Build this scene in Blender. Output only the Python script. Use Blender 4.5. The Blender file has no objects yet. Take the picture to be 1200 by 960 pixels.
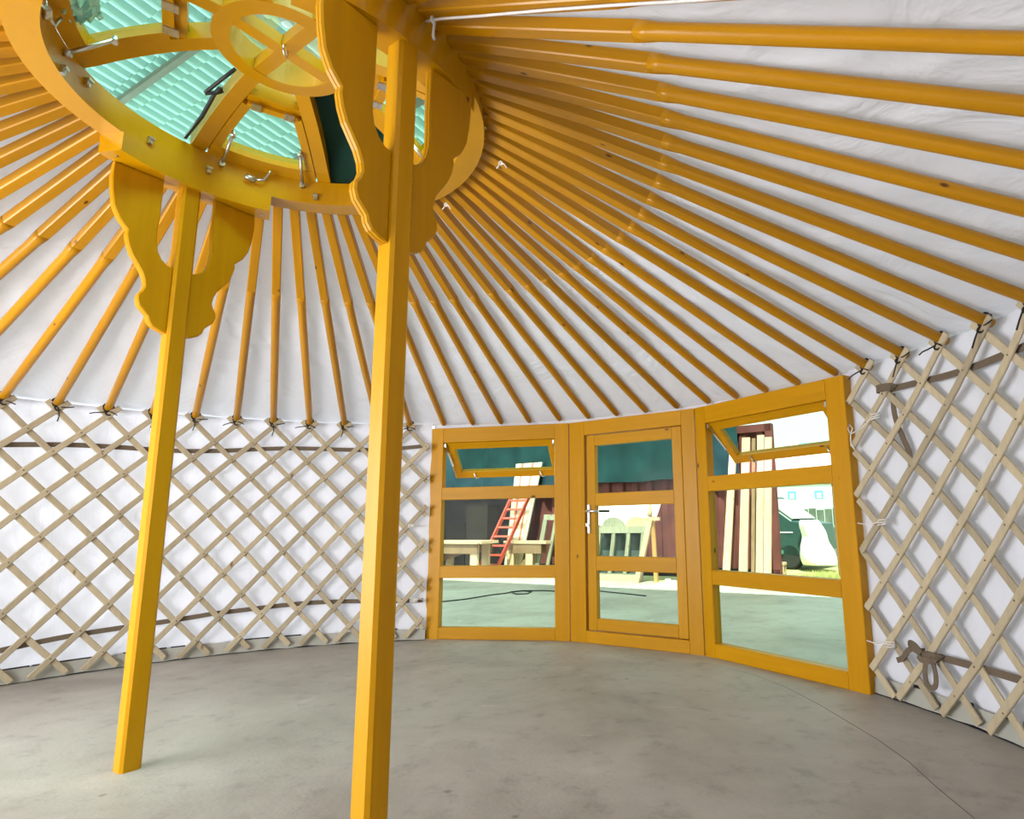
import bpy, math, random
from mathutils import Vector, Matrix, noise
D = math.pi / 180
rnd = random.Random(7)
S = bpy.context.scene
COL = S.collection

# ------------------------------------------------------------------ camera
cam = bpy.data.cameras.new('camera')
cam.sensor_fit = 'HORIZONTAL'
cam.sensor_width = 36
cam.lens = 706.51 / 1200 * 36
cam.shift_x = -103.49 / 1200
cam.shift_y = 7.84 / 1200
cam.clip_end = 500
camo = bpy.data.objects.new('camera', cam)
COL.objects.link(camo)
_F = Vector((-0.28398508, 0.94360001, 0.17021012))
_R = Vector((0.95661737, 0.2908795, -0.01650218))
_U = Vector((0.0650821, -0.15813959, 0.9852696))
M = Matrix((( _R.x, _U.x, -_F.x, 1.77926613), (_R.y, _U.y, -_F.y, -1.66116973),
            (_R.z, _U.z, -_F.z, 0.91298573), (0, 0, 0, 1)))
camo.matrix_world = M
S.camera = camo

# ------------------------------------------------------------------ world, sun, added lamps, exposure
S.view_settings.view_transform = 'Standard'
S.view_settings.look = 'None'
S.view_settings.gamma = 1
S.view_settings.use_curve_mapping = False
S.view_settings.exposure = 0.0
W = bpy.data.worlds.new('sky')
S.world = W
W.use_nodes = True
bg = W.node_tree.nodes['Background']
bg.inputs[0].default_value = (0.88, 0.94, 1.0, 1)
bg.inputs[1].default_value = 1.8
SHED = -12.53 * D                       # the workshop stands turned by this angle
UU = Vector((math.cos(SHED), math.sin(SHED), 0))
VV = Vector((-math.sin(SHED), math.cos(SHED), 0))
sun = bpy.data.lights.new('sun', 'SUN')
sun.energy = 14
sun.angle = 0.6 * D
sun.color = (1.0, 0.95, 0.87)
suno = bpy.data.objects.new('sun', sun)
COL.objects.link(suno)
sd = (VV * 0.574 - UU * 0.25 + Vector((0, 0, -1))).normalized()
suno.rotation_euler = sd.to_track_quat('-Z', 'Y').to_euler()
suno.location = (0, -10, 20)


def area(name, loc, to, sx, sy, e, c):
    l = bpy.data.lights.new(name, 'AREA')
    l.shape = 'RECTANGLE'
    l.size = sx
    l.size_y = sy
    l.energy = e
    l.color = c
    o = bpy.data.objects.new(name, l)
    COL.objects.link(o)
    o.location = loc
    o.rotation_euler = (Vector(to) - Vector(loc)).to_track_quat('-Z', 'Y').to_euler()
    return o


def P(r, a, z=0.0):                     # cylindrical coordinates about the crown axis, angle in degrees
    return Vector((r * math.cos(a * D), r * math.sin(a * D), z))


# added lamp at an unseen back opening, for light from behind left
area('added_back_lamp', P(3.0, 228, 0.95), P(0.2, 90, 1.0), 2.8, 1.6, 215, (0.99, 0.98, 1.0))
# added lamp above the dome, brightens the inner faces of the crown ring
area('added_dome_lamp', (0.95, -0.45, 4.7), (0, 0, 2.6), 1.8, 1.8, 36, (0.95, 1.0, 0.93)).data.spread = 56 * D
# added lamp at the left, makes the tent canvas glow from outside
area('added_side_lamp', (-8.5, 1.5, 3.2), (-1, 0.5, 1.9), 7, 3.5, 1550, (0.95, 0.97, 1.0))


# ------------------------------------------------------------------ helpers
def sg(c):
    return tuple((x / 12.92 if x <= 0.04045 else ((x + 0.055) / 1.055) ** 2.4) for x in [v / 255 for v in c])


class MB:
    def __init__(s):
        s.v = []
        s.f = []
        s.sm = []

    def quads(s, ring_list, closed=True, cap=True, smooth=False):
        b = len(s.v)
        n = len(ring_list[0])
        for r in ring_list:
            s.v += [tuple(p) for p in r]
        m = n if closed else n - 1
        for i in range(len(ring_list) - 1):
            for j in range(m):
                a = b + i * n + j
                c = b + i * n + (j + 1) % n
                s.f.append((a, c, c + n, a + n))
                s.sm.append(smooth)
        if cap and closed:
            s.f.append(tuple(b + j for j in range(n))[::-1])
            s.sm.append(False)
            e = b + (len(ring_list) - 1) * n
            s.f.append(tuple(e + j for j in range(n)))
            s.sm.append(False)
        return s

    def box(s, c, d, mat=None, bev=0.0):
        x, y, z = [k / 2 for k in d]
        if bev > 0:
            g = min(bev, x * .45, y * .45)
            prof = [(-x + g, -y), (x - g, -y), (x, -y + g), (x, y - g), (x - g, y), (-x + g, y), (-x, y - g), (-x, -y + g)]
        else:
            prof = [(-x, -y), (x, -y), (x, y), (-x, y)]
        rings = []
        for zz in (-z, z):
            r = [Vector((px, py, zz)) for px, py in prof]
            if mat is not None:
                r = [mat @ q for q in r]
            rings.append([q + Vector(c) for q in r])
        return s.quads(rings)

    def box2(s, lo, hi, bev=0.0):
        c = [(a + b) / 2 for a, b in zip(lo, hi)]
        d = [abs(b - a) for a, b in zip(lo, hi)]
        return s.box(c, d, None, bev)

    def bar(s, a, b, w, h, up=(0, 0, 1)):           # rectangular bar from a to b, w across, h along up
        a, b = Vector(a), Vector(b)
        t = (b - a).normalized()
        side = t.cross(Vector(up)).normalized()
        u = side.cross(t).normalized()
        rr = []
        for p in (a, b):
            rr.append([p + side * i * w / 2 + u * j * h / 2 for i, j in ((-1, -1), (1, -1), (1, 1), (-1, 1))])
        return s.quads(rr)

    def tube(s, pts, r, n=8, smooth=True, cap=True):
        pts = [Vector(p) for p in pts]
        rings = []
        prev = None
        for i, p in enumerate(pts):
            t = (pts[min(i + 1, len(pts) - 1)] - pts[max(i - 1, 0)])
            if t.length < 1e-9:
                t = Vector((0, 0, 1))
            t.normalize()
            ref = prev if prev is not None else (Vector((0, 0, 1)) if abs(t.z) < .9 else Vector((1, 0, 0)))
            side = t.cross(ref)
            if side.length < 1e-6:
                side = t.cross(Vector((1, 0.3, 0)))
            side.normalize()
            u = side.cross(t).normalized()
            prev = u
            rad = r[i] if isinstance(r, (list, tuple)) else r
            rings.append([p + (side * math.cos(k * 2 * math.pi / n) + u * math.sin(k * 2 * math.pi / n)) * rad for k in range(n)])
        return s.quads(rings, True, cap, smooth)

    def arc(s, r0, r1, z0, z1, a0, a1, n, full=False):          # ring segment of rectangular section about z
        rings = []
        for i in range(n + 1):
            a = a0 + (a1 - a0) * i / n
            rings.append([P(r0, a, z0), P(r1, a, z0), P(r1, a, z1), P(r0, a, z1)])
        return s.quads(rings, True, not full)

    def poly(s, pts2, to3, th, edge=0.0):                        # extrude an outline; to3(x, y, depth); rounded edge
        n = len(pts2)
        cx = sum(p[0] for p in pts2) / n

        def inset(e):
            out = []
            for i in range(n):
                p0, p1, p2 = Vector(pts2[i - 1]), Vector(pts2[i]), Vector(pts2[(i + 1) % n])
                d = (p2 - p0)
                d = d.normalized() if d.length > 0 else Vector((1, 0))
                nn = Vector((d.y, -d.x)) * sgn
                out.append(p1 + nn * e)
            return out
        area2 = sum(pts2[i][0] * pts2[(i + 1) % n][1] - pts2[(i + 1) % n][0] * pts2[i][1] for i in range(n))
        sgn = -1 if area2 > 0 else 1
        if edge > 0:
            lay = [(0, edge), (edge, 0), (th * .5 - edge * .3, 0), (th * .5, edge * .5), (th * .5 + edge * .3, 0), (th - edge, 0), (th, edge)]
        else:
            lay = [(0, 0), (th, 0)]
        rings = [[to3(q[0], q[1], d) for q in inset(e)] for d, e in lay]
        return s.quads(rings)

    def torus(s, c, R, r, ax=(0, 0, 1), n=12, m=6, a0=0, a1=360, sx=1.0):
        ax = Vector(ax).normalized()
        x = ax.orthogonal().normalized()
        y = ax.cross(x)
        pts = [Vector(c) + (x * math.cos(a * D) * sx + y * math.sin(a * D)) * R for a in [a0 + (a1 - a0) * i / n for i in range(n + 1)]]
        return s.tube(pts, r, m)

    def mesh(s, name):
        me = bpy.data.meshes.new(name)
        me.from_pydata(s.v, [], s.f)
        me.polygons.foreach_set('use_smooth', s.sm)
        me.update()
        return me

    def build(s, name, mat, parent=None):
        o = bpy.data.objects.new(name, s.mesh(name))
        o.data.materials.append(mat)
        COL.objects.link(o)
        if parent is not None:
            o.parent = parent
        return o


def tag(o, label=None, cat=None, group=None, kind=None):
    for k, v in (('label', label), ('category', cat), ('group', group), ('kind', kind)):
        if v:
            o[k] = v
    return o


def empty(name, loc=(0, 0, 0), rz=0.0, label=None, cat=None, group=None, kind=None):
    o = bpy.data.objects.new(name, None)
    o.empty_display_size = .1
    COL.objects.link(o)
    o.location = loc
    o.rotation_euler = (0, 0, rz)
    return tag(o, label, cat, group, kind)


def share(name, me, parent=None, mat=None):
    o = bpy.data.objects.new(name, me)
    COL.objects.link(o)
    if parent is not None:
        o.parent = parent
    return o


# ------------------------------------------------------------------ materials
def mat_base(name):
    m = bpy.data.materials.new(name)
    m.use_nodes = True
    nt = m.node_tree
    return m, nt, nt.nodes['Principled BSDF'], nt.nodes['Material Output']


def N(nt, t, **kw):
    n = nt.nodes.new(t)
    for k, v in kw.items():
        setattr(n, k, v)
    return n


def ramp(nt, stops):
    r = N(nt, 'ShaderNodeValToRGB')
    el = r.color_ramp.elements
    while len(el) < len(stops):
        el.new(0.5)
    for e, (p, c) in zip(el, stops):
        e.position = p
        e.color = (*c, 1)
    return r


def simple(name, c, rough=.6, metal=0.0, var=0.12, scale=8.0, bump=0.0, spec=.5, rvar=0.0):
    m, nt, b, out = mat_base(name)
    tc = N(nt, 'ShaderNodeTexCoord')
    no = N(nt, 'ShaderNodeTexNoise')
    no.inputs['Scale'].default_value = scale
    no.inputs['Detail'].default_value = 5
    nt.links.new(tc.outputs['Object'], no.inputs['Vector'])
    r = ramp(nt, [(.3, tuple(x * (1 - var) for x in c)), (.7, tuple(min(1, x * (1 + var)) for x in c))])
    nt.links.new(no.outputs['Fac'], r.inputs['Fac'])
    last = r.outputs['Color']
    if rvar > 0:
        oi = N(nt, 'ShaderNodeObjectInfo')
        hs = N(nt, 'ShaderNodeHueSaturation')
        mr = N(nt, 'ShaderNodeMapRange')
        mr.inputs['To Min'].default_value = 1 - rvar
        mr.inputs['To Max'].default_value = 1 + rvar
        nt.links.new(oi.outputs['Random'], mr.inputs['Value'])
        nt.links.new(mr.outputs['Result'], hs.inputs['Value'])
        nt.links.new(last, hs.inputs['Color'])
        last = hs.outputs['Color']
    nt.links.new(last, b.inputs['Base Color'])
    b.inputs['Roughness'].default_value = rough
    b.inputs['Metallic'].default_value = metal
    b.inputs['Specular IOR Level'].default_value = spec
    if bump > 0:
        bp = N(nt, 'ShaderNodeBump')
        bp.inputs['Strength'].default_value = bump
        bp.inputs['Distance'].default_value = .01
        nt.links.new(no.outputs['Fac'], bp.inputs['Height'])
        nt.links.new(bp.outputs['Normal'], b.inputs['Normal'])
    return m


def wood(name, c, axis='z', rough=.32, con=.16, knots=True, rvar=.08, kcol=(.10, .03, .005), spec=.35, ks=2.2):
    """varnished or raw timber: stretched grain, random tone per piece, sparse dark knots"""
    m, nt, b, out = mat_base(name)
    tc = N(nt, 'ShaderNodeTexCoord')
    oi = N(nt, 'ShaderNodeObjectInfo')
    add = N(nt, 'ShaderNodeVectorMath', operation='ADD')
    mul = N(nt, 'ShaderNodeVectorMath', operation='SCALE')
    cmb = N(nt, 'ShaderNodeCombineXYZ')
    for k in range(3):
        nt.links.new(oi.outputs['Random'], cmb.inputs[k])
    mul.inputs['Scale'].default_value = 37.0
    nt.links.new(cmb.outputs[0], mul.inputs[0])
    nt.links.new(tc.outputs['Object'], add.inputs[0])
    nt.links.new(mul.outputs[0], add.inputs[1])
    mp = N(nt, 'ShaderNodeMapping')
    sc = {'x': (.9, 16, 16), 'y': (16, .9, 16), 'z': (16, 16, .9), 'n': (5, 5, 5)}[axis]
    mp.inputs['Scale'].default_value = sc
    nt.links.new(add.outputs[0], mp.inputs['Vector'])
    no = N(nt, 'ShaderNodeTexNoise')
    no.inputs['Scale'].default_value = 1.6
    no.inputs['Detail'].default_value = 6
    no.inputs['Distortion'].default_value = .6
    nt.links.new(mp.outputs[0], no.inputs['Vector'])
    r = ramp(nt, [(.25, tuple(x * (1 - con) for x in c)), (.55, c), (.8, tuple(min(1, x * (1 + con * .8)) for x in c))])
    nt.links.new(no.outputs['Fac'], r.inputs['Fac'])
    last = r.outputs['Color']
    if knots:
        mk = N(nt, 'ShaderNodeMapping')
        k2 = {'x': (.45, 1, 1), 'y': (1, .45, 1), 'z': (1, 1, .45), 'n': (1, 1, 1)}[axis]
        mk.inputs['Scale'].default_value = tuple(ks * q for q in k2)
        nt.links.new(add.outputs[0], mk.inputs['Vector'])
        vo = N(nt, 'ShaderNodeTexVoronoi')
        vo.inputs['Scale'].default_value = 3.0
        nt.links.new(mk.outputs[0], vo.inputs['Vector'])
        rk = ramp(nt, [(.04, (1, 1, 1)), (.085, (0, 0, 0))])
        nt.links.new(vo.outputs['Distance'], rk.inputs['Fac'])
        mx = N(nt, 'ShaderNodeMixRGB')
        mx.inputs['Color2'].default_value = (*kcol, 1)
        nt.links.new(rk.outputs['Color'], mx.inputs['Fac'])
        nt.links.new(last, mx.inputs['Color1'])
        last = mx.outputs['Color']
    hs = N(nt, 'ShaderNodeHueSaturation')
    mr = N(nt, 'ShaderNodeMapRange')
    mr.inputs['To Min'].default_value = 1 - rvar
    mr.inputs['To Max'].default_value = 1 + rvar
    nt.links.new(oi.outputs['Random'], mr.inputs['Value'])
    nt.links.new(mr.outputs['Result'], hs.inputs['Value'])
    nt.links.new(last, hs.inputs['Color'])
    nt.links.new(hs.outputs['Color'], b.inputs['Base Color'])
    b.inputs['Roughness'].default_value = rough
    b.inputs['Specular IOR Level'].default_value = spec
    bp = N(nt, 'ShaderNodeBump')
    bp.inputs['Strength'].default_value = .08
    bp.inputs['Distance'].default_value = .004
    nt.links.new(no.outputs['Fac'], bp.inputs['Height'])
    nt.links.new(bp.outputs['Normal'], b.inputs['Normal'])
    return m


def fabric(name, c, trans, tc_col, bump=.35, scale=3.0, stretch=(1, 1, 1)):
    """white canvas: reflects and lets daylight glow through"""
    m, nt, b, out = mat_base(name)
    nt.nodes.remove(b)
    tc = N(nt, 'ShaderNodeTexCoord')
    mp = N(nt, 'ShaderNodeMapping')
    mp.inputs['Scale'].default_value = stretch
    nt.links.new(tc.outputs['Object'], mp.inputs['Vector'])
    no = N(nt, 'ShaderNodeTexNoise')
    no.inputs['Scale'].default_value = scale
    no.inputs['Detail'].default_value = 4
    no.inputs['Distortion'].default_value = 1.4
    nt.links.new(mp.outputs[0], no.inputs['Vector'])
    bp = N(nt, 'ShaderNodeBump')
    bp.inputs['Strength'].default_value = bump
    bp.inputs['Distance'].default_value = .03
    nt.links.new(no.outputs['Fac'], bp.inputs['Height'])
    d = N(nt, 'ShaderNodeBsdfDiffuse')
    t = N(nt, 'ShaderNodeBsdfTranslucent')
    d.inputs['Color'].default_value = (*c, 1)
    t.inputs['Color'].default_value = (*tc_col, 1)
    nt.links.new(bp.outputs['Normal'], d.inputs['Normal'])
    nt.links.new(bp.outputs['Normal'], t.inputs['Normal'])
    mx = N(nt, 'ShaderNodeMixShader')
    mx.inputs['Fac'].default_value = trans
    nt.links.new(d.outputs[0], mx.inputs[1])
    nt.links.new(t.outputs[0], mx.inputs[2])
    nt.links.new(mx.outputs[0], out.inputs['Surface'])
    return m


def glass(name, tint, gloss=1.0):
    """thin tinted pane: see-through with a weak mirror reflection"""
    m, nt, b, out = mat_base(name)
    nt.nodes.remove(b)
    tr = N(nt, 'ShaderNodeBsdfTransparent')
    tr.inputs['Color'].default_value = (*tint, 1)
    gl = N(nt, 'ShaderNodeBsdfGlossy')
    gl.inputs['Roughness'].default_value = .12
    fr = N(nt, 'ShaderNodeFresnel')
    fr.inputs['IOR'].default_value = 1.35
    mu = N(nt, 'ShaderNodeMath', operation='MULTIPLY')
    mu.inputs[1].default_value = gloss
    nt.links.new(fr.outputs[0], mu.inputs[0])
    mx = N(nt, 'ShaderNodeMixShader')
    nt.links.new(mu.outputs[0], mx.inputs['Fac'])
    nt.links.new(tr.outputs[0], mx.inputs[1])
    nt.links.new(gl.outputs[0], mx.inputs[2])
    nt.links.new(mx.outputs[0], out.inputs['Surface'])
    return m


def concrete(name):
    m, nt, b, out = mat_base(name)
    tc = N(nt, 'ShaderNodeTexCoord')
    n1 = N(nt, 'ShaderNodeTexNoise')
    n1.inputs['Scale'].default_value = 1.1
    n1.inputs['Detail'].default_value = 8
    n1.inputs['Roughness'].default_value = .62
    n1.inputs['Distortion'].default_value = .5
    n2 = N(nt, 'ShaderNodeTexNoise')
    n2.inputs['Scale'].default_value = 7
    n2.inputs['Detail'].default_value = 8
    n2.inputs['Roughness'].default_value = .7
    n3 = N(nt, 'ShaderNodeTexNoise')
    n3.inputs['Scale'].default_value = 60
    n3.inputs['Detail'].default_value = 4
    vo = N(nt, 'ShaderNodeTexVoronoi')
    vo.inputs['Scale'].default_value = 3.2
    for n in (n1, n2, n3, vo):
        nt.links.new(tc.outputs['Object'], n.inputs['Vector'])
    r1 = ramp(nt, [(.28, (.26, .24, .205)), (.5, (.37, .35, .31)), (.72, (.46, .44, .40))])
    nt.links.new(n1.outputs['Fac'], r1.inputs['Fac'])
    r2 = ramp(nt, [(.30, (.58, .57, .55)), (.46, (.98, .98, .98)), (.7, (1.1, 1.1, 1.1))])
    nt.links.new(n2.outputs['Fac'], r2.inputs['Fac'])
    mx = N(nt, 'ShaderNodeMixRGB', blend_type='MULTIPLY')
    mx.inputs['Fac'].default_value = .8
    nt.links.new(r1.outputs['Color'], mx.inputs['Color1'])
    nt.links.new(r2.outputs['Color'], mx.inputs['Color2'])
    r3 = ramp(nt, [(.03, (.18, .17, .16)), (.055, (1, 1, 1))])
    nt.links.new(vo.outputs['Distance'], r3.inputs['Fac'])
    mx2 = N(nt, 'ShaderNodeMixRGB', blend_type='MULTIPLY')
    mx2.inputs['Fac'].default_value = .55
    nt.links.new(mx.outputs['Color'], mx2.inputs['Color1'])
    nt.links.new(r3.outputs['Color'], mx2.inputs['Color2'])
    n4 = N(nt, 'ShaderNodeTexNoise')
    n4.inputs['Scale'].default_value = 3.1
    n4.inputs['Detail'].default_value = 9
    n4.inputs['Roughness'].default_value = .75
    n4.inputs['Distortion'].default_value = 1.0
    mp4 = N(nt, 'ShaderNodeMapping')
    mp4.inputs['Location'].default_value = (7.3, 2.1, 0)
    nt.links.new(tc.outputs['Object'], mp4.inputs['Vector'])
    nt.links.new(mp4.outputs[0], n4.inputs['Vector'])
    r4 = ramp(nt, [(.60, (0, 0, 0)), (.74, (.55, .55, .55))])
    nt.links.new(n4.outputs['Fac'], r4.inputs['Fac'])
    mx3 = N(nt, 'ShaderNodeMixRGB')
    mx3.inputs['Color2'].default_value = (.56, .55, .52, 1)
    nt.links.new(r4.outputs['Color'], mx3.inputs['Fac'])
    nt.links.new(mx2.outputs['Color'], mx3.inputs['Color1'])
    nt.links.new(mx3.outputs['Color'], b.inputs['Base Color'])
    rr = N(nt, 'ShaderNodeMapRange')
    rr.inputs['To Min'].default_value = .38
    rr.inputs['To Max'].default_value = .72
    nt.links.new(n2.outputs['Fac'], rr.inputs['Value'])
    nt.links.new(rr.outputs['Result'], b.inputs['Roughness'])
    bp = N(nt, 'ShaderNodeBump')
    bp.inputs['Strength'].default_value = .25
    bp.inputs['Distance'].default_value = .004
    ad = N(nt, 'ShaderNodeMath', operation='ADD')
    nt.links.new(n2.outputs['Fac'], ad.inputs[0])
    nt.links.new(n3.outputs['Fac'], ad.inputs[1])
    nt.links.new(ad.outputs[0], bp.inputs['Height'])
    nt.links.new(bp.outputs['Normal'], b.inputs['Normal'])
    return m


OR = (.52, .246, .001)
M_RAFT = wood('varnished_rafter_pine', (.49, .22, .002), 'x', rough=.28, rvar=.10, ks=3.4)
M_WX = wood('varnished_pine_along', OR, 'x', rough=.4, con=.10, rvar=.05, ks=2.4, spec=.18)
M_WZ = wood('varnished_pine_upright', OR, 'z', rough=.36, con=.10, rvar=.05, ks=2.6, spec=.18)
M_WN = wood('varnished_pine_curved', OR, 'n', rough=.24, con=.06, rvar=.05, knots=False, spec=.5)
M_SLAT = wood('raw_lattice_slat', (.455, .385, .26), 'z', rough=.75, con=.12, rvar=.16, kcol=(.22, .14, .07), spec=.2)
M_CANVAS = fabric('white_canvas_wall', (.70, .715, .775), .13, (.84, .86, .93), .5, 3.5, (1, 1, .5))
M_ROOFC = fabric('white_canvas_roof', (.66, .67, .72), .11, (.84, .85, .92), 1.0, 2.2, (1, 1, 1))
M_HEM = fabric('grey_canvas_hem', (.50, .50, .44), .2, (.5, .5, .46), .2)
M_GLW = glass('green_tinted_window_glass', (.62, .82, .66), .16)
M_GLR = glass('green_tinted_skylight_glass', (.41, .71, .60), .4)
M_CON = concrete('stained_concrete')
M_CHR = simple('brushed_steel', (.62, .62, .60), .28, 1.0, .05)
M_BLK = simple('black_cord', (.018, .014, .012), .8)
M_WCORD = simple('white_cord', (.78, .76, .72), .8)
M_STRAP = simple('brown_webbing', (.14, .105, .07), .85, var=.08, scale=60)
M_SKIRT = simple('black_plastic_skirt', (.02, .02, .03), .3, var=.5, scale=30, bump=.5)
M_RIVET = simple('dark_rivet', (.13, .10, .06), .5)
M_BLKP = simple('black_plastic', (.02, .02, .022), .45)
M_CRACK = simple('crack_grey', (.11, .105, .10), .9)  # dark grey of the hairline floor crack

# ------------------------------------------------------------------ ground, floor, workshop roof
fl = MB()
n = 24
cs = [UU * u + VV * v for u, v in ((-11, -9.5), (9, -9.5), (9, 7.3), (-11, 7.3))]
fl.quads([[c + Vector((0, 0, z)) for c in cs] for z in (-.3, 0)])
floor = fl.build('floor', M_CON)
tag(floor, 'stained grey concrete slab under the tent and the yard before it', None, None, 'structure')
crk = MB()
cp = [(1.19, 2.45), (1.519, 2.215), (1.713, 1.975), (1.875, 1.68), (2.004, 1.402), (2.085, 1.228), (2.16, 1.017), (2.212, .79), (2.265, .602), (2.33, .3), (2.36, -.1)]
rr = []
for i, q in enumerate(cp):
    a, b = Vector(cp[max(i - 1, 0)]), Vector(cp[min(i + 1, len(cp) - 1)])
    t = (b - a).normalized()
    s = Vector((-t.y, t.x)) * (.0014 if i > 2 else .0007)
    c = Vector(q)
    rr.append([(c.x - s.x, c.y - s.y, .0004), (c.x + s.x, c.y + s.y, .0004), (c.x + s.x, c.y + s.y, .0009), (c.x - s.x, c.y - s.y, .0009)])
crk.quads(rr)
crk.build('floor_crack', M_CRACK, floor)

# yard beyond the slab: falls away gently
M_GRND = simple('dry_grass_ground', (.40, .38, .16), .95, var=.35, scale=3, bump=.5)


def yard_z(v):
    return -.03 - .47 * min(1, max(0, (v - 7.4) / 7.5))


gm = MB()
rows = []
for v in [7.25, 7.6, 8.5, 9.5, 11, 13, 15, 18, 25, 40, 70, 140]:
    rows.append([UU * u + VV * v + Vector((0, 0, yard_z(v))) for u in (-60, -20, -10, -5, -2, 0, 1, 2, 3, 5, 8, 20, 70)])
gm.quads(rows, False, False)
yard = gm.build('yard_ground', M_GRND)
tag(yard, 'sloping dry grass ground of the yard outside', None, None, 'structure')

M_SHEET = fabric('translucent_roof_sheet', (.56, .70, .67), .02, (.45, .70, .66), .05)
M_LITE = fabric('added_rooflight_sheet', (.80, .86, .84), .6, (.85, .9, .88), .05)  # clear sheet added to pass sunlight down
M_PURL = simple('rusty_steel_purlin', (.20, .15, .11), .7)
shed = empty('workshop_roof', (0, 0, 0), SHED, 'translucent tile-profile workshop roof seen through the skylight', 'roof')


def tile_sheet(nw, nrow, pitch=.136, row=.245):
    me = MB()
    prof = []
    for w in range(nw):
        for k in range(6):
            x = (w + k / 6) * pitch
            ph = k / 6
            z = (0.045, -.008, -.026, -.030, -.026, -.008)[k]
            prof.append((x + (.010 if k == 1 else -.010 if k == 5 else 0) * .8 - (.012 if k == 1 else 0), z))
    prof.append((nw * pitch, .045))
    rings = []
    for r in range(nrow):
        for f, dz in ((0, 0.024), (.95, 0.0), (1, 0.024)):
            if f == 1 and r < nrow - 1:
                continue
            rings.append([(x, (r + f) * row, z + dz) for x, z in prof])
    me.quads(rings, False, False)
    me.sm = [False] * len(me.f)
    return me.mesh('roof_sheet')


tm = tile_sheet(8, 54)
tm.materials.append(M_SHEET)
tl = tm.copy()
tl.materials.clear()
tl.materials.append(M_LITE)
for k in range(-9, 8):
    o = share('roof_sheet' if k not in (0, 1, 2) else 'added_rooflight_sheet', tl if k in (0, 1, 2) else tm, shed)  # unseen clear columns added to bring more light into the dome
    o.location = (k * 1.088 - .3, 3.42 - 54 * .245, 5.0 + (k % 2) * .004)
for k in range(-7, 3):
    v = 1.05 + 1.46 * k
    if v < 3.6:
        MB().box2((-10, v - .026, 4.925), (8.6, v + .026, 4.975)).build('purlin', M_PURL, shed)
for u in (-9.8, -6.6, 2.6, 8.4):
    MB().bar((u, -9.6, 4.80), (u, 3.55, 4.80), .1, .16).build('rafter_beam', M_PURL, shed)
for u in (-9.8, 8.4):
    for v in (-9.4, 3.45):
        MB().box2((u - .07, v - .07, 0), (u + .07, v + .07, 4.75)).build('column', M_PURL, shed)

# unseen walls added right of and behind the tent to block light
M_WSW = simple('grey_steel_cladding', (.20, .21, .21), .7, var=.2, scale=1.5)
for (u0, v0, u1, v1, nm) in ((5.2, -9.6, 5.4, 2.6, 'right'), (-9.8, -9.7, 5.4, -9.5, 'back')):
    wb = MB().box2((u0, v0, 0), (u1, v1, 4.9))
    wo = wb.build('added_blocking_wall_' + nm, M_WSW)
    wo.rotation_euler = (0, 0, SHED)
    tag(wo, 'grey clad wall added outside the tent to block light, %s' % nm, None, None, 'structure')

# ------------------------------------------------------------------ canvas walls and roof canvas
R_C = 2.932


def canvas_wall(name, a0, a1, z0, z1, label, seed):
    me = MB()
    na = max(6, int(abs(a1 - a0) / .55))
    nz = 26
    rings = []
    for j in range(nz + 1):
        z = z0 + (z1 - z0) * j / nz
        row = []
        for i in range(na + 1):
            a = a0 + (a1 - a0) * i / na
            f = noise.noise(Vector((a * .42 + seed, z * .55, seed))) * .022
            f += noise.noise(Vector((a * .16 + z * 2.2, z * 1.5 - a * .05, 4 + seed))) * .014
            row.append(P(R_C + .012 + f, a, z))
        rings.append(row)
    me.quads(rings, False, False, True)
    o = me.build(name, M_CANVAS)
    tag(o, label, None, None, 'structure')
    hm = MB()
    rings = []
    for z, dr in ((.006, -.004), (.03, .0), (.062, .003), (.085, .006)):
        rings.append([P(R_C - .02 + dr + .004 * noise.noise(Vector((a0 + i, z * 9, 1))), a0 + (a1 - a0) * i / na,
                        z + (.008 * noise.noise(Vector((i * .21, seed, 2))) if z < .02 else 0)) for i in range(na + 1)])
    hm.quads(rings, False, False, True)
    hm.build('hem', M_HEM, o)
    sk = MB()
    sk.quads([[P(R_C + dr, a0 + (a1 - a0) * i / na, z) for i in range(na + 1)] for z, dr in ((.002, -.03), (.004, .012), (.09, .014))], False, False, True)
    sk.build('plastic_skirt', M_SKIRT, o)
    return o


canvas_wall('wall_left', 110.6, 199, .07, 1.735, 'white canvas wall behind the left lattice', 1)
canvas_wall('wall_right', 42.3, -60, .07, 1.735, 'white canvas wall behind the right lattice', 5)
canvas_wall('wall_back', -60, -101, .07, 1.735, 'white canvas wall behind the camera', 9)  # wall stops short here, a gap added for light from behind left
vm = MB()
rings = []
for z, r in ((1.655, 2.99), (1.70, 2.985), (1.76, 2.975)):
    rings.append([P(r + .01 * noise.noise(Vector((i * .5, z, 0))), 110.4 - 70 * i / 60, z) for i in range(61)])
vm.quads(rings, False, False, True)
tag(vm.build('wall_valance', M_CANVAS), 'white canvas strip above the glazed door front', None, None, 'structure')

rm = MB()
na, nr = 560, 64
rings = []
for j in range(nr + 1):
    t = j / nr
    r = .785 + (3.0 - .785) * t
    z = 2.553 + .045 + (1.722 - 2.553) * (r - .78) / 2.12
    row = []
    for i in range(na):
        a = i * 360 / na
        w = math.sin(math.pi * min(1, t * 1.02))
        q = Vector((r * math.cos(a * D), r * math.sin(a * D), 0))
        f = noise.noise(Vector((q.x * 1.6, q.y * 1.6, 3))) * .018
        f += noise.noise(Vector((a * .42 + r * 6.5, r * 2.2 - a * .10, 8))) * .012
        f += noise.noise(Vector((a * 1.0 + r * 17, r * 3.4 - a * .16, 2))) * .011 * (.5 + noise.noise(Vector((q.x * 1.3, q.y * 1.3, 11))))
        row.append(P(r, a, z + (f + .004) * max(.15, w)))
    rings.append(row)
rm.quads(rings, True, False, True)
tag(rm.build('ceiling', M_ROOFC), 'white canvas roof stretched over the rafter poles', None, None, 'structure')

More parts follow.
